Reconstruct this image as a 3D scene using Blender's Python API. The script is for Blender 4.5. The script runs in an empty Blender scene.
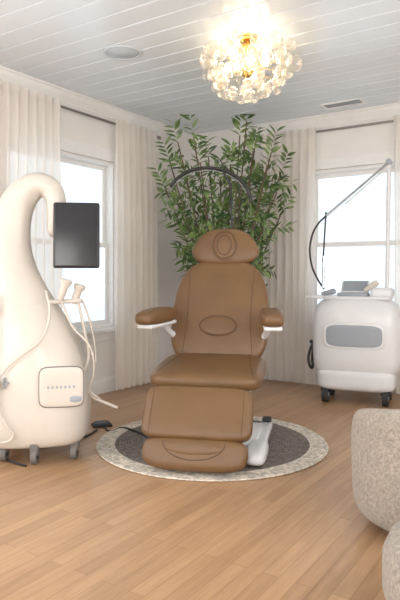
import bpy, bmesh, math, random
from mathutils import Matrix, Vector, noise
random.seed(7)
sc = bpy.context.scene
F=588.0; CH=1.10; HZ=275.0; H=2.68
def W(px,py,d): return Vector(((px-200)/F*d, d, CH-(py-HZ)/F*d))
def rz(a): return Matrix.Rotation(math.radians(a),4,'Z')
def rx(a): return Matrix.Rotation(math.radians(a),4,'X')
def ry(a): return Matrix.Rotation(math.radians(a),4,'Y')
def T(x,y=0,z=0):
    if isinstance(x,Vector): return Matrix.Translation(x)
    return Matrix.Translation((x,y,z))
I=Matrix.Identity(4)
R = T(-.092,6.73,0) @ rz(-33.29)      # room frame: x along right wall, -y along left wall, origin = corner
RI=R.inverted()
# ------------------------------------------------------------------ materials
def newmat(name):
    m=bpy.data.materials.new(name); m.use_nodes=True
    nt=m.node_tree; b=nt.nodes['Principled BSDF']; return m,nt,b
def N(nt,t,**k):
    n=nt.nodes.new(t)
    for a,v in k.items(): setattr(n,a,v)
    return n
def plain(name,col,rough=.5,metal=0,var=.06,scale=20,bump=0,bscale=200,coat=0,spec=None,sheen=0):
    m,nt,b=newmat(name)
    tc=N(nt,'ShaderNodeTexCoord'); no=N(nt,'ShaderNodeTexNoise'); no.inputs['Scale'].default_value=scale; no.inputs['Detail'].default_value=4
    nt.links.new(tc.outputs['Object'],no.inputs['Vector'])
    cr=N(nt,'ShaderNodeValToRGB')
    cr.color_ramp.elements[0].position=.3; cr.color_ramp.elements[1].position=.7
    cr.color_ramp.elements[0].color=(*[c*(1-var) for c in col],1); cr.color_ramp.elements[1].color=(*[min(1,c*(1+var)) for c in col],1)
    nt.links.new(no.outputs['Fac'],cr.inputs['Fac']); nt.links.new(cr.outputs['Color'],b.inputs['Base Color'])
    b.inputs['Roughness'].default_value=rough; b.inputs['Metallic'].default_value=metal
    if coat: b.inputs['Coat Weight'].default_value=coat
    if sheen: b.inputs['Sheen Weight'].default_value=sheen
    if spec is not None: b.inputs['Specular IOR Level'].default_value=spec
    if bump:
        n2=N(nt,'ShaderNodeTexNoise'); n2.inputs['Scale'].default_value=bscale; n2.inputs['Detail'].default_value=3
        bp=N(nt,'ShaderNodeBump'); bp.inputs['Strength'].default_value=bump; bp.inputs['Distance'].default_value=.01
        nt.links.new(tc.outputs['Object'],n2.inputs['Vector']); nt.links.new(n2.outputs['Fac'],bp.inputs['Height']); nt.links.new(bp.outputs['Normal'],b.inputs['Normal'])
    return m
M_wall=plain('wall_paint',(.83,.81,.785),.6,var=.02,scale=3,bump=.03)
M_trim=plain('trim_paint',(.85,.845,.835),.35,var=.02)
M_ceil=plain('ceiling_gloss_paint',(.75,.82,.89),.15,var=.03,scale=2,bump=.04,bscale=6)
M_white=plain('cream_plastic',(.64,.59,.53),.3,var=.015,coat=.2)
M_white2=plain('white_cool_plastic',(.74,.75,.77),.3,var=.015,coat=.2)
M_greyp=plain('grey_panel',(.33,.36,.405),.4,var=.03)
M_line=plain('panel_gap_grey',(.16,.15,.145),.6,var=.03)
M_black=plain('black_plastic',(.012,.012,.014),.35,var=.1)
M_rubber=plain('rubber',(.03,.03,.033),.7,var=.1)
M_screen=plain('screen_glass',(.018,.02,.024),.12,var=.05)
M_gold=plain('brass',(.75,.50,.18),.25,metal=1,var=.05)
M_steel=plain('steel',(.6,.6,.62),.25,metal=1,var=.04)
M_rod=plain('nickel_rod',(.35,.33,.31),.35,metal=1,var=.04)
M_leath=plain('tan_leather',(.158,.083,.034),.40,var=.08,scale=6,bump=.12,bscale=350)
M_seam=plain('seam_leather',(.075,.037,.015),.6,var=.05)
M_boucle=plain('boucle_fabric',(.36,.315,.265),.95,var=.25,scale=70,bump=1.0,bscale=110,sheen=.25)
M_pot=plain('pot_ceramic',(.55,.62,.68),.5,var=.05)
M_soil=plain('soil',(.05,.03,.02),.9,var=.3,scale=60)
M_bark=plain('bark',(.12,.08,.05),.8,var=.3,scale=40)
M_ventm=plain('vent_paint',(.56,.62,.68),.5,var=.03)
M_hose=plain('cream_hose',(.62,.56,.50),.35,var=.03)
# leaf
m,nt,b=newmat('leaf_green'); M_leaf=m
tc=N(nt,'ShaderNodeTexCoord'); no=N(nt,'ShaderNodeTexNoise'); no.inputs['Scale'].default_value=9
cr=N(nt,'ShaderNodeValToRGB'); cr.color_ramp.elements[0].color=(.026,.075,.018,1); cr.color_ramp.elements[1].color=(.21,.30,.09,1)
cr.color_ramp.elements[0].position=.35; cr.color_ramp.elements[1].position=.68
nt.links.new(tc.outputs['Object'],no.inputs['Vector']); nt.links.new(no.outputs['Fac'],cr.inputs['Fac']); nt.links.new(cr.outputs['Color'],b.inputs['Base Color']); b.inputs['Roughness'].default_value=.45
# curtain
m,nt,b=newmat('linen_sheer'); M_curt=m
out=nt.nodes['Material Output']; tr=N(nt,'ShaderNodeBsdfTranslucent'); tr.inputs['Color'].default_value=(.98,.93,.88,1)
b.inputs['Base Color'].default_value=(.93,.88,.83,1); b.inputs['Roughness'].default_value=.9
mx=N(nt,'ShaderNodeMixShader'); mx.inputs[0].default_value=.45
t0=N(nt,'ShaderNodeBsdfTransparent'); mx2=N(nt,'ShaderNodeMixShader'); mx2.inputs[0].default_value=.24
tc=N(nt,'ShaderNodeTexCoord'); no=N(nt,'ShaderNodeTexNoise'); no.inputs['Scale'].default_value=180
bp=N(nt,'ShaderNodeBump'); bp.inputs['Strength'].default_value=.15; nt.links.new(tc.outputs['Object'],no.inputs['Vector']); nt.links.new(no.outputs['Fac'],bp.inputs['Height']); nt.links.new(bp.outputs['Normal'],b.inputs['Normal'])
nt.links.new(b.outputs[0],mx.inputs[1]); nt.links.new(tr.outputs[0],mx.inputs[2])
nt.links.new(mx.outputs[0],mx2.inputs[1]); nt.links.new(t0.outputs[0],mx2.inputs[2]); nt.links.new(mx2.outputs[0],out.inputs['Surface'])
# glass bubbles
m,nt,b=newmat('bubble_glass'); M_glass=m
out=nt.nodes['Material Output']; nt.nodes.remove(b)
t1=N(nt,'ShaderNodeBsdfTransparent'); t1.inputs[0].default_value=(.99,.98,.96,1)
g=N(nt,'ShaderNodeBsdfGlossy'); g.inputs['Roughness'].default_value=.06
tl=N(nt,'ShaderNodeBsdfTranslucent'); tl.inputs[0].default_value=(1,.96,.90,1)
lw=N(nt,'ShaderNodeLayerWeight'); lw.inputs['Blend'].default_value=.3
ma=N(nt,'ShaderNodeMixShader'); mb=N(nt,'ShaderNodeMixShader'); mb.inputs[0].default_value=.15
nt.links.new(t1.outputs[0],mb.inputs[1]); nt.links.new(tl.outputs[0],mb.inputs[2])
nt.links.new(lw.outputs['Facing'],ma.inputs[0]); nt.links.new(mb.outputs[0],ma.inputs[1]); nt.links.new(g.outputs[0],ma.inputs[2]); nt.links.new(ma.outputs[0],out.inputs['Surface'])
m,nt,b=newmat('bulb_glow'); b.inputs['Base Color'].default_value=(1,.8,.5,1); b.inputs['Emission Color'].default_value=(1,.78,.50,1); b.inputs['Emission Strength'].default_value=15; M_bulb=m
def panemat(name,s,c0,c1):
    m,nt,b=newmat(name)
    tc=N(nt,'ShaderNodeTexCoord'); no=N(nt,'ShaderNodeTexNoise'); no.inputs['Scale'].default_value=2.2
    cr=N(nt,'ShaderNodeValToRGB'); cr.color_ramp.elements[0].color=(*c0,1); cr.color_ramp.elements[1].color=(*c1,1)
    cr.color_ramp.elements[0].position=.35; cr.color_ramp.elements[1].position=.6
    nt.links.new(tc.outputs['Object'],no.inputs['Vector']); nt.links.new(no.outputs['Fac'],cr.inputs['Fac'])
    nt.links.new(cr.outputs['Color'],b.inputs['Emission Color']); b.inputs['Emission Strength'].default_value=s
    b.inputs['Base Color'].default_value=(.25,.28,.3,1); b.inputs['Roughness'].default_value=.3
    return m
M_pane=panemat('frosted_daylight_pane',1.3,(.54,.64,.72),(.66,.73,.79))
M_fillpane=panemat('unseen_fill_pane',6.8,(1,.965,.92),(1,.98,.95))  # glowing panes for out-of-view windows, added as fill light
# floor
m,nt,b=newmat('oak_planks'); M_floor=m
tc=N(nt,'ShaderNodeTexCoord'); mp=N(nt,'ShaderNodeMapping'); mp.inputs['Rotation'].default_value=(0,0,math.radians(90))
br=N(nt,'ShaderNodeTexBrick'); br.offset=.37; br.offset_frequency=2
br.inputs['Scale'].default_value=1; br.inputs['Brick Width'].default_value=1.0; br.inputs['Row Height'].default_value=.066
br.inputs['Mortar Size'].default_value=.0010; br.inputs['Mortar Smooth'].default_value=.3
br.inputs['Color1'].default_value=(0,0,0,1); br.inputs['Color2'].default_value=(1,1,1,1); br.inputs['Mortar'].default_value=(0,0,0,1)
nt.links.new(tc.outputs['Object'],mp.inputs['Vector']); nt.links.new(mp.outputs[0],br.inputs['Vector'])
ms=N(nt,'ShaderNodeMapping'); ms.inputs['Scale'].default_value=(1.8,22,1); nt.links.new(mp.outputs[0],ms.inputs['Vector'])
no=N(nt,'ShaderNodeTexNoise'); no.inputs['Scale'].default_value=1.6; no.inputs['Detail'].default_value=9; no.inputs['Roughness'].default_value=.72
nt.links.new(ms.outputs[0],no.inputs['Vector'])
cr=N(nt,'ShaderNodeValToRGB'); e=cr.color_ramp.elements; e[0].color=(.22,.118,.056,1); e[1].color=(.60,.375,.215,1); e[0].position=.04; e[1].position=.9
mixf=N(nt,'ShaderNodeMath',operation='MULTIPLY_ADD'); mixf.inputs[1].default_value=.24
sm=N(nt,'ShaderNodeMath',operation='MULTIPLY'); sm.inputs[1].default_value=.82
nt.links.new(no.outputs['Fac'],sm.inputs[0]); nt.links.new(br.outputs['Color'],mixf.inputs[0]); nt.links.new(sm.outputs[0],mixf.inputs[2])
nt.links.new(mixf.outputs[0],cr.inputs['Fac'])
mm=N(nt,'ShaderNodeMixRGB',blend_type='MULTIPLY'); mm.inputs[2].default_value=(.55,.45,.36,1)
nt.links.new(br.outputs['Fac'],mm.inputs[0]); nt.links.new(cr.outputs['Color'],mm.inputs[1]); nt.links.new(mm.outputs[0],b.inputs['Base Color'])
b.inputs['Roughness'].default_value=.34
bp=N(nt,'ShaderNodeBump'); bp.invert=True; bp.inputs['Strength'].default_value=.35; bp.inputs['Distance'].default_value=.002
nt.links.new(br.outputs['Fac'],bp.inputs['Height']); nt.links.new(bp.outputs['Normal'],b.inputs['Normal'])
# rug
m,nt,b=newmat('braided_rug'); M_rug=m
tc=N(nt,'ShaderNodeTexCoord'); ln=N(nt,'ShaderNodeVectorMath',operation='LENGTH'); sx=N(nt,'ShaderNodeVectorMath',operation='MULTIPLY'); sx.inputs[1].default_value=(1,1,0)
nt.links.new(tc.outputs['Object'],sx.inputs[0]); nt.links.new(sx.outputs[0],ln.inputs[0])
cr=N(nt,'ShaderNodeValToRGB'); cr.color_ramp.interpolation='CONSTANT'; e=cr.color_ramp.elements
e[0].color=(.215,.178,.165,1); e[0].position=0; e[1].position=.63; e[1].color=(.70,.64,.56,1)
nt.links.new(ln.outputs['Value'],cr.inputs['Fac'])
no=N(nt,'ShaderNodeTexNoise'); no.inputs['Scale'].default_value=42; no.inputs['Detail'].default_value=3; nt.links.new(tc.outputs['Object'],no.inputs['Vector'])
c2=N(nt,'ShaderNodeValToRGB'); c2.color_ramp.elements[0].position=.35; c2.color_ramp.elements[0].color=(.64,.64,.64,1); c2.color_ramp.elements[1].position=.65; c2.color_ramp.elements[1].color=(1.2,1.18,1.15,1)
nt.links.new(no.outputs['Fac'],c2.inputs['Fac'])
mm=N(nt,'ShaderNodeMixRGB',blend_type='MULTIPLY'); mm.inputs[0].default_value=1; nt.links.new(cr.outputs['Color'],mm.inputs[1]); nt.links.new(c2.outputs['Color'],mm.inputs[2]); nt.links.new(mm.outputs[0],b.inputs['Base Color'])
b.inputs['Roughness'].default_value=.95
wv=N(nt,'ShaderNodeMath',operation='MULTIPLY'); wv.inputs[1].default_value=330; sn=N(nt,'ShaderNodeMath',operation='SINE'); nt.links.new(ln.outputs['Value'],wv.inputs[0]); nt.links.new(wv.outputs[0],sn.inputs[0])
bp=N(nt,'ShaderNodeBump'); bp.inputs['Strength'].default_value=.6; bp.inputs['Distance'].default_value=.004; nt.links.new(sn.outputs[0],bp.inputs['Height']); nt.links.new(bp.outputs['Normal'],b.inputs['Normal'])

# ------------------------------------------------------------------ helpers
def link(o,parent=None,M=I):
    sc.collection.objects.link(o)
    if parent: o.parent=parent
    o.matrix_local=M; return o
def empty(name,M=I):
    o=bpy.data.objects.new(name,None); o.empty_display_size=.1; sc.collection.objects.link(o); o.matrix_world=M; return o
def mesh(name,verts,faces,mat,parent=None,M=I,smooth=True,recalc=True):
    me=bpy.data.meshes.new(name); me.from_pydata([tuple(v) for v in verts],[],faces)
    if recalc:
        bm=bmesh.new(); bm.from_mesh(me); bmesh.ops.recalc_face_normals(bm,faces=bm.faces); bm.to_mesh(me); bm.free()
    me.materials.append(mat)
    if smooth: me.polygons.foreach_set('use_smooth',[True]*len(me.polygons))
    o=bpy.data.objects.new(name,me); return link(o,parent,M)
def bev(o,w,s=3):
    md=o.modifiers.new('bevel','BEVEL'); md.width=w; md.segments=s; md.limit_method='ANGLE'; md.angle_limit=math.radians(40); return o
BF=[(0,1,3,2),(4,6,7,5),(0,4,5,1),(2,3,7,6),(0,2,6,4),(1,5,7,3)]
def boxv(a,b):
    return [(x,y,z) for x in (a[0],b[0]) for y in (a[1],b[1]) for z in (a[2],b[2])]
def box(name,a,b,mat,parent=None,M=I,bevel=0,seg=3):
    o=mesh(name,boxv(a,b),BF,mat,parent,M,smooth=bevel>0)
    if bevel: bev(o,bevel,seg)
    return o
def boxes(name,lst,mat,parent=None,M=I,bevel=0):
    V=[];Fc=[]
    for a,b in lst:
        k=len(V); V+=boxv(a,b); Fc+=[tuple(i+k for i in f) for f in BF]
    o=mesh(name,V,Fc,mat,parent,M,smooth=False)
    if bevel: bev(o,bevel,2)
    return o
def lathe(name,prof,mat,parent=None,M=I,seg=40):
    V=[];Fc=[];n=len(prof)
    for i in range(seg):
        a=2*math.pi*i/seg
        for r,z in prof: V.append((r*math.cos(a),r*math.sin(a),z))
    for i in range(seg):
        j=(i+1)%seg
        for k in range(n-1): Fc.append((i*n+k,j*n+k,j*n+k+1,i*n+k+1))
    if prof[0][0]>1e-5: Fc.append(tuple(i*n for i in range(seg))[::-1])
    if prof[-1][0]>1e-5: Fc.append(tuple(i*n+n-1 for i in range(seg)))
    o=mesh(name,V,Fc,mat,parent,M)
    bm=bmesh.new(); bm.from_mesh(o.data); bmesh.ops.remove_doubles(bm,verts=bm.verts,dist=1e-5); bmesh.ops.recalc_face_normals(bm,faces=bm.faces); bm.to_mesh(o.data); bm.free()
    md=o.modifiers.new('es','EDGE_SPLIT'); md.split_angle=math.radians(45)
    return o
def cyl(name,p,q,r,mat,parent=None,r2=None,seg=20):
    p=Vector(p);q=Vector(q);d=q-p;L=d.length
    M=T(p)@d.to_track_quat('Z','Y').to_matrix().to_4x4()
    return lathe(name,[(0,0),(r,0),(r if r2 is None else r2,L),(0,L)],mat,parent,M,seg)
def tube(name,pts,r,mat,parent=None,M=I,cyclic=False):
    cu=bpy.data.curves.new(name,'CURVE'); cu.dimensions='3D'; cu.bevel_depth=r; cu.bevel_resolution=3; cu.resolution_u=10; cu.use_fill_caps=True
    sp=cu.splines.new('BEZIER'); sp.bezier_points.add(len(pts)-1)
    for bpnt,p in zip(sp.bezier_points,pts):
        bpnt.co=p; bpnt.handle_left_type='AUTO'; bpnt.handle_right_type='AUTO'
    sp.use_cyclic_u=cyclic
    cu.materials.append(mat); o=bpy.data.objects.new(name,cu); return link(o,parent,M)
def supere(w,h,n=4,seg=64,taper=0,cy=0):
    P=[]
    for i in range(seg):
        a=2*math.pi*i/seg; c,s=math.cos(a),math.sin(a)
        x=abs(c)**(2/n)*(1 if c>=0 else -1); y=abs(s)**(2/n)*(1 if s>=0 else -1)
        P.append((x*w/2*(1+taper*y),y*h/2+cy))
    return P
SR=[1,.997,.985,.96,.92,.86,.75,.6,.4,.2]
def pillow(name,outline,t,mat,parent,M,p=3.2,crown=0.0):
    """outline in local XZ; front is -Y"""
    n=len(outline); V=[];Fc=[]
    def ring(s,sg):
        y=sg*t/2*((1-s**p)**(1/p) if s<1 else 0)*(1+crown*(1-s*s))
        return [(x*s,y,z*s) for x,z in outline]
    rings=[ring(s,-1) for s in SR[::-1]]+[ring(s,1) for s in SR[1:]]
    for r in rings: V+=r
    m=len(rings)
    for k in range(m-1):
        for i in range(n):
            j=(i+1)%n; Fc.append((k*n+i,k*n+j,(k+1)*n+j,(k+1)*n+i))
    V.append((0,-t/2*(1+crown),0)); a=len(V)-1; V.append((0,t/2*(1+crown),0)); bq=len(V)-1
    for i in range(n):
        j=(i+1)%n; Fc.append((a,j,i)); Fc.append((bq,(m-1)*n+i,(m-1)*n+j))
    return mesh(name,V,Fc,mat,parent,M)
def surf_y(outline,t,x,z,p=3.2,crown=0.0):
    a=math.atan2(z,x); best=None
    r=math.hypot(x,z)
    bd=9
    for ox,oz in outline:
        d=abs((math.atan2(oz,ox)-a+math.pi)%(2*math.pi)-math.pi)
        if d<bd: bd=d;best=math.hypot(ox,oz)
    s=min(.999,r/best)
    return -t/2*(1-s**p)**(1/p)*(1+crown*(1-s*s))
def seamline(name,outline,t,pts,parent,M,p=3.2,crown=0.0,cyc=False,r=.002):
    return tube(name,[(x,surf_y(outline,t,x,z,p,crown)+.0004,z) for x,z in pts],r,M_seam,parent,M,cyc)
def ellip(cx,cz,a,b,n=16): return [(cx+a*math.cos(2*math.pi*i/n),cz+b*math.sin(2*math.pi*i/n)) for i in range(n)]

# ------------------------------------------------------------------ room
UL=5.2; VL=7.3
def wall(name,L,openings,M):
    xs=sorted(set([0,L]+[o[0] for o in openings]+[o[1] for o in openings]))
    lst=[]
    for a,b2 in zip(xs[:-1],xs[1:]):
        op=[o for o in openings if o[0]<=a+1e-6 and o[1]>=b2-1e-6]
        if op:
            o=op[0]; lst+= [((a,0,0),(b2,.14,o[2])),((a,0,o[3]),(b2,.14,H))]
        else: lst.append(((a,0,0),(b2,.14,H)))
    return boxes(name,lst,M_wall,None,M)
def window(n,x0,x1,z0,z1,M,pane):
    e=empty('window_%d'%n,M@T((x0+x1)/2,0,0)); w=(x1-x0)/2; g=.002
    fr=[]
    j=.03
    fr+=[((-w+g,.0,z0+g),(-w+j,.135,z1-g)),((w-j,.0,z0+g),(w-g,.135,z1-g)),((-w+j,.0,z1-j),(w-j,.135,z1-g)),((-w+j,0,z0+g),(w-j,.135,z0+j))]
    c=.085
    fr+=[((-w-c,-.02,z0-.02),(-w+.01,-.001,z1+c)),((w-.01,-.02,z0-.02),(w+c,-.001,z1+c)),((-w-c-.01,-.026,z1+.0),(w+c+.01,-.001,z1+c+.02)),
         ((-w-c-.02,-.06,z0-.03),(w+c+.02,-.001,z0+.003)),((-w-c,-.018,z0-.11),(w+c,-.001,z0-.03))]
    boxes('casing',fr,M_trim,e,I,.003)
    s=.045; zm=(z0+z1)/2; sash=[]
    for (a,b2,y) in ((z0+j,zm+.02,.05),(zm-.02,z1-j,.085)):
        sash+=[((-w+j,y,a),(-w+j+s,y+.03,b2)),((w-j-s,y,a),(w-j,y+.03,b2)),((-w+j+s,y,a),(w-j-s,y+.03,a+s)),((-w+j+s,y,b2-s),(w-j-s,y+.03,b2))]
    boxes('sashes',sash,M_trim,e,I,.003)
    box('pane_lower',(-w+j+s,.06,z0+j+s),(w-j-s,.064,zm+.02-s),pane,e)
    box('pane_upper',(-w+j+s,.095,zm-.02+s),(w-j-s,.099,z1-j-s),pane,e)
ML=R@T(0,0,0)@rz(90)       # left wall: canonical x = local y
MR=R.copy()
MRt=R@T(UL,0,0)@rz(-90)    # canonical x -> -y
MB=R@T(0,-VL,0)@rz(180)    # canonical x -> -x
MLs=ML@T(-VL,0,0)
lw0,lw1=VL-2.60,VL-1.32
wall('wall_left',VL,[(lw0,lw1,.60,2.17),(VL-5.6,VL-4.2,.60,2.17)],MLs)
wall('wall_back',UL,[(1.42,2.55,.66,2.15)],MR)
wall('wall_right',VL,[(2.2,3.8,.6,2.2),(4.6,6.2,.6,2.2)],MRt)  # openings hold added, unseen fill windows
MBs=MB@T(-UL,0,0)
wall('wall_front',UL,[(.6,2.2,.5,2.2),(3.0,4.6,.5,2.2)],MBs)  # likewise openings for the added fill windows
window(1,lw0,lw1,.60,2.17,MLs,M_pane)
window(2,1.42,2.55,.66,2.15,MR,M_pane)
window(3,2.2,3.8,.6,2.2,MRt,M_fillpane)  # this and the windows below are unseen, added to light the room
window(4,4.6,6.2,.6,2.2,MRt,M_fillpane)
window(5,.6,2.2,.5,2.2,MBs,M_fillpane)
window(6,3.0,4.6,.5,2.2,MBs,M_fillpane)
window(7,VL-5.6,VL-4.2,.60,2.17,MLs,M_fillpane)  # out-of-view left-wall window, also added for fill light
box('floor',(-.14,-VL-.14,-.1),(UL+.14,.14,0),M_floor,None,R)
lst=[((-.14,-VL-.14,H+.012),(UL+.14,.14,H+.1))]
y=.14; pw=.178
while y>-VL-.14:
    lst.append(((-.14,y-pw+.004,H),(UL+.14,y,H+.014))); y-=pw
o=boxes('ceiling',lst,M_ceil,None,R); bev(o,.006,2)
def prism(name,prof,L,mat,M):
    V=[(0,a,b2) for a,b2 in prof]+[(L,a,b2) for a,b2 in prof]; n=len(prof)
    Fc=[(i,(i+1)%n,n+(i+1)%n,n+i) for i in range(n)]+[tuple(range(n))[::-1],tuple(range(n,2*n))]
    return mesh(name,V,Fc,mat,None,M,smooth=False)
crown=[(-.001,H-.10),(-.014,H-.10),(-.018,H-.088),(-.03,H-.075),(-.055,H-.045),(-.07,H-.02),(-.085,H-.014),(-.085,H-.001),(-.001,H-.001)]
for i,(M,L) in enumerate(((MLs,VL),(MR,UL),(MRt,VL),(MBs,UL))): prism('trim_%d'%(i+1),crown,L,M_trim,M)
base=[(-.001,.001),(-.018,.001),(-.018,.11),(-.012,.12),(-.008,.14),(-.001,.14)]
for nme,M,L in (('left',MLs,VL),('back',MR,UL),('right',MRt,VL),('front',MBs,UL)): prism('baseboard_'+nme,base,L,M_trim,M)

# curtains
def curtain(x0,x1,M,seed,z0=.03,z1=2.555,yc=-.125):
    rnd=random.Random(seed); nx=int((x1-x0)/.008); nz=26; V=[];Fc=[]
    ph=rnd.random()*6; per=.085
    xc=(x0+x1)/2
    for k in range(nz+1):
        f=k/nz; z=z1-(z1-z0)*f
        for i in range(nx+1):
            x=x0+(x1-x0)*i/nx
            wob=.9*noise.noise(Vector((x*5,f*1.2,seed)))
            a=.014+.024*min(1,f*4)*(.7+.6*noise.noise(Vector((x*4,seed*3.1,f))))
            y=yc+a*math.sin(2*math.pi*x/per+ph+wob*2.2)+.012*noise.noise(Vector((x*14,f*3,seed+5)))*min(1,f*5)
            xx=x+.012*math.sin(f*3+x*6)*f
            V.append((xx-xc,y,z))
    for k in range(nz):
        for i in range(nx): q=k*(nx+1)+i; Fc.append((q,q+1,q+nx+2,q+nx+1))
    o=mesh('curtain',V,Fc,M_curt,None,M@T(xc,0,0),recalc=False); return o
def rod(x0,x1,M,z=2.515,yc=-.088):
    e=empty('curtain_rod',M@T((x0+x1)/2,0,0)); w=(x1-x0)/2
    cyl('pole',(-w,yc,z),(w,yc,z),.011,M_rod,e)
    for s in (-1,1):
        cyl('finial_%d'%(s+2),(s*w,yc,z),(s*(w+.04),yc,z),.018,M_rod,e)
        cyl('bracket_%d'%(s+2),(s*(w-.08),yc,z),(s*(w-.08),-.002,z),.008,M_rod,e)
        cyl('rosette_%d'%(s+2),(s*(w-.08),-.012,z),(s*(w-.08),-.002,z),.025,M_rod,e)
curtain(VL-3.15,VL-2.13,MLs,1); curtain(VL-1.46,VL-.80,MLs,2); rod(VL-3.2,VL-.76,MLs)
curtain(.97,1.56,MR,3); curtain(2.30,2.95,MR,4); rod(.95,3.0,MR)

# ceiling fixtures
p=W(123,52,4.17); e=empty('ceiling_speaker',T(p.x,p.y,H))
lathe('rim',[(0,-.004),(.112,-.004),(.116,-.011),(.130,-.011),(.14,-.001),(0,-.001)],M_ventm,e)
lathe('grille',[(0,-.009),(.106,-.008),(.110,-.0045),(0,-.0045)],M_ventm,e)
p=W(343,103,5.4); e=empty('ceiling_vent',T(p.x,p.y,H)@rz(-33.3))
boxes('frame',[((-.19,-.08,-.012),(.19,-.06,-.001)),((-.19,.06,-.012),(.19,.08,-.001)),((-.19,-.06,-.012),(-.17,.06,-.001)),((.17,-.06,-.012),(.19,.06,-.001))],M_trim,e,I,.002)
boxes('slats',[((-.17,-.055+i*.014,-.010),(.17,-.047+i*.014,-.003)) for i in range(8)],M_greyp,e)
box('plenum',(-.17,-.06,-.003),(.17,.06,-.0012),M_black,e)
e=empty('thermostat',R@T(0,-.36,1.42)@rz(90)); box('body',(-.045,-.022,-.06),(.045,-.001,.06),M_white2,e,I,.006); box('display',(-.028,-.0235,0),(.028,-.021,.04),M_greyp,e)

# ------------------------------------------------------------------ chandelier
e=empty('bubble_chandelier',T(.315,3.90,0))
lathe('canopy',[(0,H-.035),(.05,H-.034),(.065,H-.02),(.07,H-.001),(0,H-.001)],M_gold,e)
cyl('stem',(0,0,H-.22),(0,0,H-.03),.010,M_gold,e)
lathe('hub',[(0,H-.27),(.03,H-.26),(.045,H-.225),(.03,H-.19),(0,H-.185)],M_gold,e)
lathe('top_hub',[(0,H-.12),(.05,H-.115),(.06,H-.09),(.045,H-.06),(0,H-.055)],M_gold,e)
for i in range(7):
    a=2*math.pi*i/7+.3; r=.13; z=H-.15-(i%2)*.05
    tube('arm_%d'%i,[(0,0,H-.21),(r*.5*math.cos(a),r*.5*math.sin(a),H-.235),(r*math.cos(a),r*math.sin(a),z-.03)],.005,M_gold,e)
    lathe('bulb_%d'%i,[(0,-.034),(.014,-.03),(.025,-.008),(.022,.012),(.01,.032),(0,.036)],M_bulb,e,T(r*math.cos(a),r*math.sin(a),z),16)
rnd=random.Random(5); pts=[]
tries=0
while len(pts)<70 and tries<12000:
    tries+=1
    th=rnd.uniform(0,2*math.pi); f=rnd.random(); z=H-.08-.30*f
    rmax=.31*math.sqrt(max(.03,1-((f-.30)/.75)**2)); r=rmax*rnd.uniform(.72,1)
    rad=rnd.uniform(.034,.062)*(1 if f<.8 else .8)
    c=Vector((r*math.cos(th),r*math.sin(th),z))
    if c.z+rad>H-.012: continue
    if all((c-q).length>(rad+rq)*.82 for q,rq in pts): pts.append((c,rad))
pts.append((Vector((0,0,H-.395)),.045)); 
V=[];Fc=[]
for c,rad in pts:
    bm=bmesh.new(); bmesh.ops.create_uvsphere(bm,u_segments=20,v_segments=12,radius=rad); k=len(V)
    V+=[v.co+c for v in bm.verts]; Fc+=[tuple(v.index+k for v in f.verts) for f in bm.faces]; bm.free()
mesh('glass_bubbles',V,Fc,M_glass,e,recalc=False)
for i,(c,rad) in enumerate(pts[::4]):
    cyl('wire_%d'%i,(0,0,H-.2),c*1.0,.002,M_gold,e,seg=6)

# ------------------------------------------------------------------ rug
lathe('round_rug',[(0,.001),(.745,.001),(.75,.006),(.745,.012),(0,.013)],M_rug,None,T(.079,3.87,0),96)

# ------------------------------------------------------------------ treatment chair
ch=empty('treatment_chair',T(.072,3.75,.013)@rz(-11.5))
bo=[]
for i in range(72):
    a=2*math.pi*i/72; c,s=math.cos(a),math.sin(a)
    x=abs(c)**(2/4.2)*(1 if c>=0 else -1); z=abs(s)**(2/4.2)*(1 if s>=0 else -1)
    wv=.318+.022*math.cos((z+.25)*1.5)-(.038*max(0,z)**1.6)
    bo.append((x*wv,z*.378))
tb=.13
MBk=T(0,.355,.83)@rx(-22)
pillow('backrest',bo,tb,M_leath,ch,MBk,3.6)
box('back_shell',(-.24,.03,-.30),(.24,.085,.28),M_white,ch,MBk,.025)
for s in (-1,1):
    seamline('back_seam_%d'%(s+2),bo,tb,[(s*.232*(1-.05*math.cos(q*2)),q*.345) for q in [i/10-1 for i in range(21)] ][1:-1],ch,MBk,3.6)
seamline('lumbar_seam',bo,tb,ellip(-.0,-.12,.128,.072,20),ch,MBk,3.6,0,True,.003)
pillow('lumbar_pad',[(x,z) for x,z in ellip(0,0,.122,.066,40)],.03,M_leath,ch,MBk@T(0,-tb/2+.003,-.12),2.2)
ho=[]
for i in range(64):
    a=2*math.pi*i/64; c,s=math.cos(a),math.sin(a)
    x=abs(c)**(2/2.9)*(1 if c>=0 else -1); z=abs(s)**(2/2.9)*(1 if s>=0 else -1)
    ho.append((x*(.235-.060*max(-.2,z)**1.0 if z>-.2 else .235+.012),z*.138))
MH=T(.01,.515,1.287)@rx(-14)
pillow('headrest',ho,.10,M_leath,ch,MH,2.8)
seamline('face_ring',ho,.10,ellip(0,.0,.086,.108,24),ch,MH,2.8,0,True,.003)
pillow('face_pillow',ellip(0,0,.078,.10,40),.034,M_leath,ch,MH@T(0,-.046,.0),2.4)
seamline('face_inner',ellip(0,0,.078,.10,40),.034,ellip(0,0,.050,.072,20),ch,MH@T(0,-.046,.0),2.4,0,True,.003)
cyl('headrest_post',(-.05,.50,1.12),(-.05,.54,1.30),.009,M_steel,ch); cyl('headrest_post_2',(.05,.50,1.12),(.05,.54,1.30),.009,M_steel,ch)
so=supere(.685,.57,5.5,72,taper=-.015)
MS=T(0,-.035,.480)@rx(7)@rx(-90)
pillow('seat_cushion',so,.13,M_leath,ch,MS,3.4,.06)
seamline('seat_seam_1',so,.13,[(s*.008-.255,s*.05-.0) for s in range(-5,6)],ch,MS,3.4,.06)
seamline('seat_seam_2',so,.13,[(.255-s*.008,s*.05-.0) for s in range(-5,6)],ch,MS,3.4,.06)
box('seat_frame',(-.27,-.24,.37),(.27,.24,.43),M_white,ch,I,.02)
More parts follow.
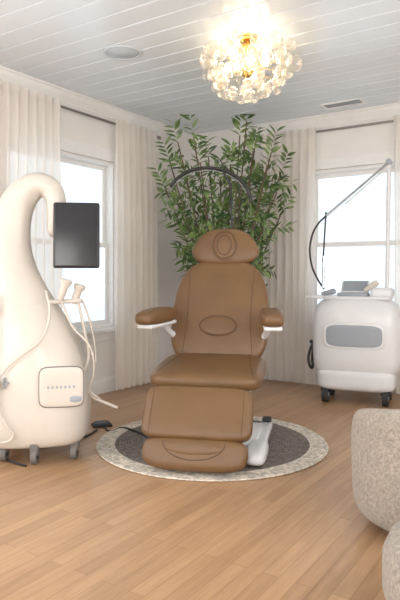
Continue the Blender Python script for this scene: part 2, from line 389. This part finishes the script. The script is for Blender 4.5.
lo=supere(.63,.31,6.5,72,taper=0.0)
MLg=T(0,-.425,.300)@rx(-32)
pillow('leg_rest',lo,.105,M_leath,ch,MLg,4.2)
for s in (-1,1): seamline('leg_seam_%d'%(s+2),lo,.105,[(s*.262,q*.0135) for q in range(-10,11)],ch,MLg,4.2,0,False,.0016)
fo=[(x*(1-.10*(max(0,-z/.085))**2),z) for x,z in supere(.595,.185,4.0,64)]
MF=T(0,-.520,.098)@rx(-22)
pillow('foot_rest',fo,.10,M_leath,ch,MF,3.2)
pillow('foot_pad',ellip(0,0,.16,.038,40),.022,M_leath,ch,MF@T(0,-.0465,.03),2.2)
seamline('foot_seam',fo,.10,[(.175*math.cos(q),.060-.095*math.sin(q)) for q in [math.pi*i/14 for i in range(15)]],ch,MF,3.2,0,False,.0025)
for s in (-1,1): cyl('leg_bar_%d'%(s+2),(s*.12,-.24,.40),(s*.12,-.42,.17),.014,M_steel,ch)
for s in (-1,1):
    MA=(T(-.362,.01,.785)@rz(-17) if s<0 else T(.383,.02,.785)@rz(8))@rx(3)
    ao=supere(.145,.38,3.6,48)
    pillow('arm_pad_%d'%(s+2),ao,.105,M_leath,ch,MA@T(0,0,.036)@rx(-90),3)
    box('arm_shell_%d'%(s+2),(-.056,-.155,-.030),(.056,.165,-.004),M_white2,ch,MA,.012)
    tube('arm_bracket_%d'%(s+2),[(s*.345,.12,.755),(s*.33,.22,.70),(s*.28,.30,.64)],.022,M_white2,ch)
box('column_cover',(-.20,-.20,.06),(.20,.22,.36),M_white2,ch,I,.04)
box('base_plate',(-.31,-.20,.03),(.31,.32,.085),M_white2,ch,I,.02)
for s in (-1,1):
    hx=.318 if s>0 else -.29
    ro=supere(.125,.34,3.6,56)
    pillow('base_foot_%d'%(s+2),ro,.10,M_white2,ch,T(hx,-.25,.051)@rx(-90),2.6)
    box('base_rail_%d'%(s+2),(hx-.04,-.15,.03),(hx+.04,.40,.075),M_white2,ch,I,.015)
    cyl('castor_%d'%(s+2),(hx-.015,.43,.045),(hx+.015,.43,.045),.044,M_rubber,ch)
    box('castor_fork_%d'%(s+2),(hx-.03,.36,.045),(hx+.03,.44,.10),M_rubber,ch,I,.01)

# ------------------------------------------------------------------ loft helper
def loft(name,secs,mat,parent,M=I,seg=40):
    V=[];Fc=[]
    n=len(secs)
    for i,(cx,cz,a,b2,ex) in enumerate(secs):
        p0=secs[max(0,i-1)]; p1=secs[min(n-1,i+1)]
        t=Vector((p1[0]-p0[0],p1[1]-p0[1])).normalized(); nx,nz=t.y,-t.x
        for k in range(seg):
            q=2*math.pi*k/seg; c,s=math.cos(q),math.sin(q)
            u=abs(c)**(2/ex)*(1 if c>=0 else -1)*a; v=abs(s)**(2/ex)*(1 if s>=0 else -1)*b2
            V.append((cx+nx*u,v,cz+nz*u))
    for i in range(n-1):
        for k in range(seg):
            j=(k+1)%seg; Fc.append((i*seg+k,i*seg+j,(i+1)*seg+j,(i+1)*seg+k))
    Fc.append(tuple(range(seg))[::-1]); Fc.append(tuple((n-1)*seg+k for k in range(seg)))
    o=mesh(name,V,Fc,mat,parent,M); md=o.modifiers.new('sub','SUBSURF'); md.levels=1; md.render_levels=2
    return o
# ------------------------------------------------------------------ left sculpting machine
dm=3.62; k=dm/F; cx0=(35-200)*k
ms=empty('body_contouring_machine',T(cx0,dm,0))
def P(px,py): return ((px-35)*k, CH-(py-HZ)*k)
secs=[]
for px,py,a,b2,ex in [(40,441,40,.18,3),(40,438,47,.22,3.2),(39,428,50,.245,3.2),(38,402,52,.25,3.0),(36,375,52,.24,2.8),(31,347,47.5,.215,2.5),(22,318,39,.18,2.3),(14,291,30.5,.15,2.1),(9,264,25,.125,2),(8,240,21.5,.11,2),(13,215,18.5,.10,2),(23,196,16.5,.095,2),(38,186,14.5,.09,2),(51,190,12.5,.08,2),(56.5,202,10.5,.07,2),(56,216,9,.06,2),(54,229,7.5,.05,2),(53,238,4.5,.035,2)]:
    x,z=P(px,py-3 if py<230 else py); secs.append((x,z,a*k,b2,ex))
loft('swan_body',secs,M_white,ms)
x,z=P(70,380)
MPn=T(x,-.222,z)@rz(12)@rx(-3)
pillow('panel_gap',supere(.258,.236,6,56),.03,M_line,ms,MPn@T(0,.002,0),5)
pillow('access_panel',supere(.250,.228,6,56),.034,M_white,ms,MPn,5)
for i in range(7):
    box('panel_mark_%d'%i,(-.08+i*.024,-.0180,-.008),(-.068+i*.024,-.0165,.008),M_greyp,ms,MPn)
pillow('panel_latch',supere(.035,.07,3,32),.012,M_greyp,ms,MPn@T(.08,-.014,-.07)@ry(90),3)
for i in range(3):
    x,z=P(1+i*9,378-i*1); box('body_mark_%d'%i,(x-.012,-.262,z-.03),(x-.004,-.225,z+.03),M_greyp,ms)
    box('body_mark_b%d'%i,(x-.012,-.262,z-.005),(x+.016,-.225,z+.003),M_greyp,ms)
xs_,zs_=P(82,237)
MSc=T(xs_,-.16,zs_)@rz(8)@rx(-3)
w_,h_=.268/2,.388/2
box('screen_bezel',(-w_,-.012,-h_),(w_,.018,h_),M_black,ms,MSc,.014,4)
box('screen_glass',(-w_+.014,-.0135,-h_+.016),(w_-.014,-.011,h_-.016),M_screen,ms,MSc)
box('screen_back',(-w_+.06,.018,-.09),(w_-.06,.05,.09),M_black,ms,MSc,.01)
cyl('screen_arm',(P(54,0)[0],.0,P(0,222)[1]),(xs_,-.12,zs_),.02,M_greyp,ms)
def appl(px,py,yy,rot,sc_=1):
    x,z=P(px,py); Mx=T(x,yy,z)@rz(rot)
    lathe('applicator_grip_%d'%px,[(0,-.065*sc_),(.018,-.06),(.024,-.02),(.022,.02),(.033,.045*sc_),(.036,.06*sc_),(.028,.07*sc_),(0,.072*sc_)],M_white,ms,Mx@ry(20),24)
appl(67,290,-.10,0); appl(79,294,-.06,0,.9)
cyl('holder_bar',(P(40,302)[0],-.06,P(0,302)[1]),(P(84,300)[0],-.08,P(0,300)[1]),.014,M_white,ms)
def hose(name,pl,yy,r=.008,mat=M_hose):
    tube(name,[(*([P(a,b2)[0]]),yy if not isinstance(yy,list) else yy[i],P(a,b2)[1]) for i,(a,b2) in enumerate(pl)],r,mat,ms)
hose('hose_1',[(80,300),(86,330),(90,355),(84,378),(92,395),(106,402),(118,407)],[-.06,-.05,-.04,-.03,-.02,-.02,-.02],.009)
hose('hose_2',[(66,302),(76,325),(93,345),(96,372),(92,388),(100,398)],[-.10,-.1,-.1,-.08,-.06,-.02],.007)
hose('hose_3',[(84,300),(90,318),(94,340),(96,362)],[-.05,-.03,0,0],.006)
hose('hose_4',[(-4,305),(6,330),(5,360),(10,395),(22,415),(27,425),(10,430),(-8,426)],[-.24,-.25,-.27,-.275,-.275,-.27,-.275,-.275],.008)
hose('hose_5',[(52,290),(58,312),(52,335),(34,350),(20,362),(12,378),(14,400)],[-.14,-.20,-.24,-.255,-.262,-.265,-.27],.007)
x,z=P(2,300)
lathe('nozzle',[(0,-.05),(.02,-.05),(.024,0),(.03,.02),(.03,.045),(.015,.05),(0,.05)],M_greyp,ms,T(x,-.24,z)@ry(15),24)
box('nozzle_dock',(x-.03,-.25,z-.075),(x+.03,-.14,z-.045),M_white,ms,I,.01)
for i,(px,yy) in enumerate(((12,-.14),(44,-.20),(78,-.10),(70,.16),(8,.16))):
    x=P(px,0)[0]
    cyl('castor_%d'%i,(x-.016,yy,.046),(x+.016,yy,.046),.045,M_line,ms)
    cyl('castor_hub_%d'%i,(x-.019,yy,.046),(x+.019,yy,.046),.017,M_rubber,ms)
    box('castor_fork_%d'%i,(x-.026,yy-.028,.052),(x+.026,yy+.028,.13),M_line,ms,I,.012)
pd=W(101,426,4.25)
e=empty('foot_pedal',T(pd.x,4.28,0)@rz(20)); box('pedal_base',(-.07,-.05,0.001),(.07,.05,.018),M_rubber,e,I,.006); pillow('pedal_top',supere(.12,.085,4,32),.02,M_black,e,T(0,0,.022)@rx(-82),3)
def fl(px,py,z=.008): 
    d=F*(CH-z)/(py-HZ); return ((px-200)/F*d,d,z)
tube('power_cable',[fl(26,466),fl(8,460),fl(2,450),fl(25,446),fl(60,444),fl(84,437),fl(97,430)],.007,M_rubber)
tube('pedal_cord',[fl(104,427),fl(112,431),fl(120,428,.012),fl(132,430,.020),fl(148,437,.020)],.006,M_rubber)

# ------------------------------------------------------------------ olive tree
pc=Vector((.24,5.52,0)); tr_=empty('potted_olive_tree',T(pc))
lathe('pot',[(0,.001),(.13,.001),(.15,.02),(.19,.30),(.195,.33),(.175,.335),(.17,.30),(0,.30)],M_pot,tr_)
lathe('soil',[(0,.302),(.17,.302),(.17,.29),(0,.29)],M_soil,tr_)
rnd=random.Random(33)
leafV=[];leafF=[]
def clampw(v):
    w=pc+v; l=RI@w
    l.x=max(l.x,.06); l.y=min(l.y,-.06); l.z=min(l.z,H-.14)
    return (R@l)-pc
def leaf(p,d,L,w):
    d=d.normalized(); up=Vector((rnd.gauss(0,.5),rnd.gauss(0,.5)-.6,.8)); s=d.cross(up)
    if s.length<1e-3: return
    s.normalize(); nrm=s.cross(d)
    kk=len(leafV)
    for t_,ww in ((0,.1),(.25,.8),(.5,1),(.78,.62)):
        c=p+d*L*t_-nrm*(L*.25*t_*t_)
        leafV.extend([clampw(c-s*w*ww*.5),clampw(c+s*w*ww*.5)])
    leafV.append(clampw(p+d*L-nrm*(L*.25)))
    for q in range(3): a=kk+2*q; leafF.append((a,a+1,a+3,a+2))
    leafF.append((kk+6,kk+7,kk+8))
# fan of stems (x offset, height): a left clump and a taller right clump with an open notch between
fan=[(-.58,1.95),(-.52,2.15),(-.46,1.80),(-.44,2.30),(-.38,2.05),(-.30,2.36),(-.24,2.12),(-.16,2.22),(-.05,2.02),(.04,2.12),
     (.12,2.36),(.18,2.48),(.24,2.22),(.30,2.40),(.36,2.08),(.42,2.26),(.47,1.86),(.54,2.10),(.56,1.72),(.22,1.75)]
for i,(fx,hz_) in enumerate(fan):
    fy=rnd.uniform(-.28,.36)
    b0=Vector((rnd.uniform(-.05,.05),rnd.uniform(-.05,.05),.30)); tip=Vector((fx,fy,hz_))
    mid=Vector((fx*.3,fy*.3,1.0+rnd.uniform(-.1,.1)))
    def bz(t): return b0*(1-t)**2+mid*2*t*(1-t)+tip*t*t
    pl=[clampw(bz(t/7)) for t in range(8)]
    tube('stem_%d'%i,pl,.006,M_bark,tr_)
    for j in range(12):
        t=.42+.58*j/11; p0=bz(t); tg=(bz(min(1,t+.02))-bz(t-.02)).normalized()
        side=Vector((rnd.gauss(0,1),rnd.gauss(0,.8),rnd.gauss(.0,.5))).normalized()
        dv=(tg*.6+side*.9).normalized(); L=rnd.uniform(.12,.24)
        if j==11: dv=tg; L=.2
        nl=int(L/.022)
        for q in range(nl):
            pp=p0+dv*L*q/nl-Vector((0,0,.25*(q/nl*L)**2))
            sd=(1 if q%2 else -1)*dv.cross(Vector((rnd.gauss(0,.4),-1,rnd.gauss(0,.4)))).normalized()
            leaf(pp,dv*.8+sd*.8+Vector((0,0,rnd.uniform(-.3,.15))),rnd.uniform(.08,.125),rnd.uniform(.026,.038))
mesh('leaves',leafV,leafF,M_leaf,tr_,recalc=False)

# ------------------------------------------------------------------ half-moon lamp
dl=4.86; kl=dl/F; lp=empty('arc_lash_lamp',T((232-200)*kl,dl,0))
def PL(px,py): return ((px-232)*kl,0,CH-(py-HZ)*kl)
lathe('lamp_base',[(0,.001),(.15,.001),(.155,.012),(.14,.022),(.02,.03),(0,.03)],M_black,lp)
cyl('pole',(0,0,.02),PL(232,232),.013,M_black,lp); cyl('pole_upper',PL(232,235),PL(231,183),.008,M_black,lp)
tube('light_bar',[PL(170,187),PL(178,178),PL(190,171),PL(205,168),PL(222,170),PL(238,178),PL(248,190),PL(251,201)],.014,M_black,lp)
tube('led_strip',[(a[0]*1,a[1]+.004,a[2]-.0135) for a in (PL(172,186),PL(179,179),PL(190,172),PL(205,169),PL(222,171),PL(237,179),PL(247,190))],.003,M_greyp,lp)
cyl('joint',PL(231,186),PL(222,169),.010,M_black,lp); cyl('knob',(PL(222,169)[0],-.03,PL(0,169)[2]),(PL(222,169)[0],.03,PL(0,169)[2]),.014,M_black,lp)
tube('phone_arm',[PL(222,169),PL(218,160),PL(224,166),PL(229,170)],.004,M_black,lp)

# ------------------------------------------------------------------ right laser cart
dc=5.16; CMX=T((357.5-200)/F*dc,dc,0)@rz(-23); cart=empty('laser_treatment_cart',CMX)
wc=.36
def bxl(n,a,b2,m_,bv): return box(n,a,b2,m_,cart,I,bv,4)
pillow('cabinet',supere(.75,.74,4.2,72),.46,M_white2,cart,T(0,0,.545),4.0)
pillow('recess_rim',supere(.52,.235,4.5,56),.030,M_white2,cart,T(.0,-.220,.585),6)
pillow('grey_recess',supere(.48,.195,4.5,56),.032,M_greyp,cart,T(.0,-.2215,.585),6)
pillow('lower_base',supere(.66,.20,5,56),.46,M_white2,cart,T(0,0,.205),5)
bxl('top_deck',(-.27,-.165,.885),(.29,.165,.917),M_white2,.014)
bxl('tray',(-.43,-.15,.892),(-.16,.12,.92),M_white2,.013)
bxl('keyboard',(-.16,-.13,.912),(.10,.05,.948),M_greyp,.015)
box('monitor',(-.13,-.015,0),(.11,.015,.15),M_white2,cart,T(-.02,.03,.938)@rx(-45),.012)
box('monitor_glass',(-.115,-.018,.015),(.095,-.013,.135),M_greyp,cart,T(-.02,.03,.938)@rx(-45))
lathe('handpiece',[(0,-.07),(.02,-.06),(.024,0),(.03,.04),(.02,.07),(0,.075)],M_white,cart,T(.12,-.06,1.0)@ry(55))
lathe('handpiece_2',[(0,-.07),(.02,-.06),(.022,0),(.026,.04),(.02,.06),(0,.065)],M_greyp,cart,T(-.24,-.06,.945)@ry(75))
bxl('console_block',(.12,-.12,.90),(.30,.14,.99),M_white2,.03)
for i,(a,b2) in enumerate(((-.25,-.15),(.25,-.15),(-.25,.12),(.25,.12))):
    cyl('castor_%d'%i,(a-.024,b2,.071),(a+.024,b2,.071),.070,M_rubber,cart)
    cyl('castor_hub_%d'%i,(a-.028,b2,.071),(a+.028,b2,.071),.025,M_greyp,cart)
    box('castor_fork_%d'%i,(a-.038,b2-.035,.082),(a+.038,b2+.035,.145),M_rubber,cart,I,.015)
CI=CMX.inverted()
def PC(px,py,d=5.1): return tuple(CI@W(px,py,d))
mt=(.26,.05,PC(397,162)[2])
cyl('mast',(.245,.05,.98),mt,.018,M_white2,cart)
cyl('boom',mt,PC(326,216,4.95),.010,M_steel,cart); cyl('boom_2',(mt[0],mt[1],mt[2]-.03),PC(345,204,5.0),.007,M_white2,cart)
cyl('boom_joint',(mt[0],mt[1]-.035,mt[2]),(mt[0],mt[1]+.035,mt[2]),.026,M_greyp,cart)
tube('fiber_cable',[PC(326,216,4.95),PC(318,224,4.95),PC(311,240,4.95),PC(311,262,4.95),PC(317,278,4.95),PC(324,289,4.97)],.008,M_rubber,cart)
cyl('boom_tip',PC(326,212,4.95),PC(323,262,4.95),.007,M_black,cart)
cyl('boom_handle',PC(324,256,4.95),PC(323,288,4.95),.011,M_steel,cart)
tube('coiled_cable',[(-wc-.02,-.05,.50),(-wc-.045,-.08,.42),(-wc-.05,-.10,.33),(-wc-.03,-.04,.27),(-wc-.04,.0,.35),(-wc-.02,-.03,.48)],.012,M_rubber,cart)
box('cable_hook',(-wc-.05,-.07,.49),(-wc+.015,-.03,.52),M_rubber,cart,I,.008)

# ------------------------------------------------------------------ boucle furniture
bc=empty('boucle_barrel_chair',T(1.05,2.60,0)@rz(218.5))
lathe('swivel_base',[(0,.002),(.22,.002),(.22,.03),(0,.03)],M_black,bc)
lathe('seat_drum',[(0,.03),(.26,.03),(.30,.05),(.31,.12),(.31,.30),(.29,.36),(.22,.395),(0,.40)],M_boucle,bc,seg=48)
V=[];Fc=[];na=60;cs=28
for i in range(na+1):
    a=math.radians(90-140+280*i/na); f=abs(i/na-.5)*2
    top=.585-.09*f**2.2; zb=.035; hh=(top-zb)/2; cz=(top+zb)/2
    endr=1.0 if f<.93 else math.sqrt(max(0.0,1-((f-.93)/.07)**2))*.999+.001
    for j in range(cs):
        q=2*math.pi*j/cs; c,s=math.cos(q),math.sin(q)
        rr=.305+.072*endr*abs(c)**(2/2.6)*(1 if c>=0 else -1)+.012*s
        zz=cz+hh*(.35+.65*endr if f>.93 else 1)*abs(s)**(2/4.0)*(1 if s>=0 else -1)
        V.append((rr*math.cos(a),rr*math.sin(a),max(zz,.03)))
for i in range(na):
    for j in range(cs): j2=(j+1)%cs; Fc.append((i*cs+j,i*cs+j2,(i+1)*cs+j2,(i+1)*cs+j))
Fc.append(tuple(range(cs))); Fc.append(tuple(na*cs+j for j in range(cs)))
mesh('wrap_back',V,Fc,M_boucle,bc)
ot=empty('boucle_ottoman',T(.87,1.78,0))
lathe('cushion',[(0,.03),(.25,.03),(.29,.05),(.305,.12),(.305,.22),(.285,.27),(.22,.30),(0,.31)],M_boucle,ot,seg=48)
lathe('foot_ring',[(0,.001),(.24,.001),(.24,.03),(0,.03)],M_black,ot)

# ------------------------------------------------------------------ lights
def pt(name,loc,pw_,col,r=.05):
    l=bpy.data.lights.new(name,'POINT'); l.energy=pw_; l.color=col; l.shadow_soft_size=r
    o=bpy.data.objects.new(name,l); o.location=loc; sc.collection.objects.link(o)
pt('chandelier_light',(.315,3.90,H-.22),6,(1,.80,.56),.08)
w=bpy.data.worlds.new('world'); sc.world=w; w.use_nodes=True
w.node_tree.nodes['Background'].inputs[0].default_value=(.75,.87,1,1); w.node_tree.nodes['Background'].inputs[1].default_value=1
cd=bpy.data.cameras.new('camera'); cd.sensor_width=36; cd.lens=F/600*36; cd.shift_y=-(300-HZ)/600
co=bpy.data.objects.new('camera',cd); co.location=(0,0,CH); co.rotation_euler=(math.radians(90),0,0); sc.collection.objects.link(co); sc.camera=co
sc.view_settings.view_transform='Standard'; sc.view_settings.look='None'; sc.view_settings.exposure=.17
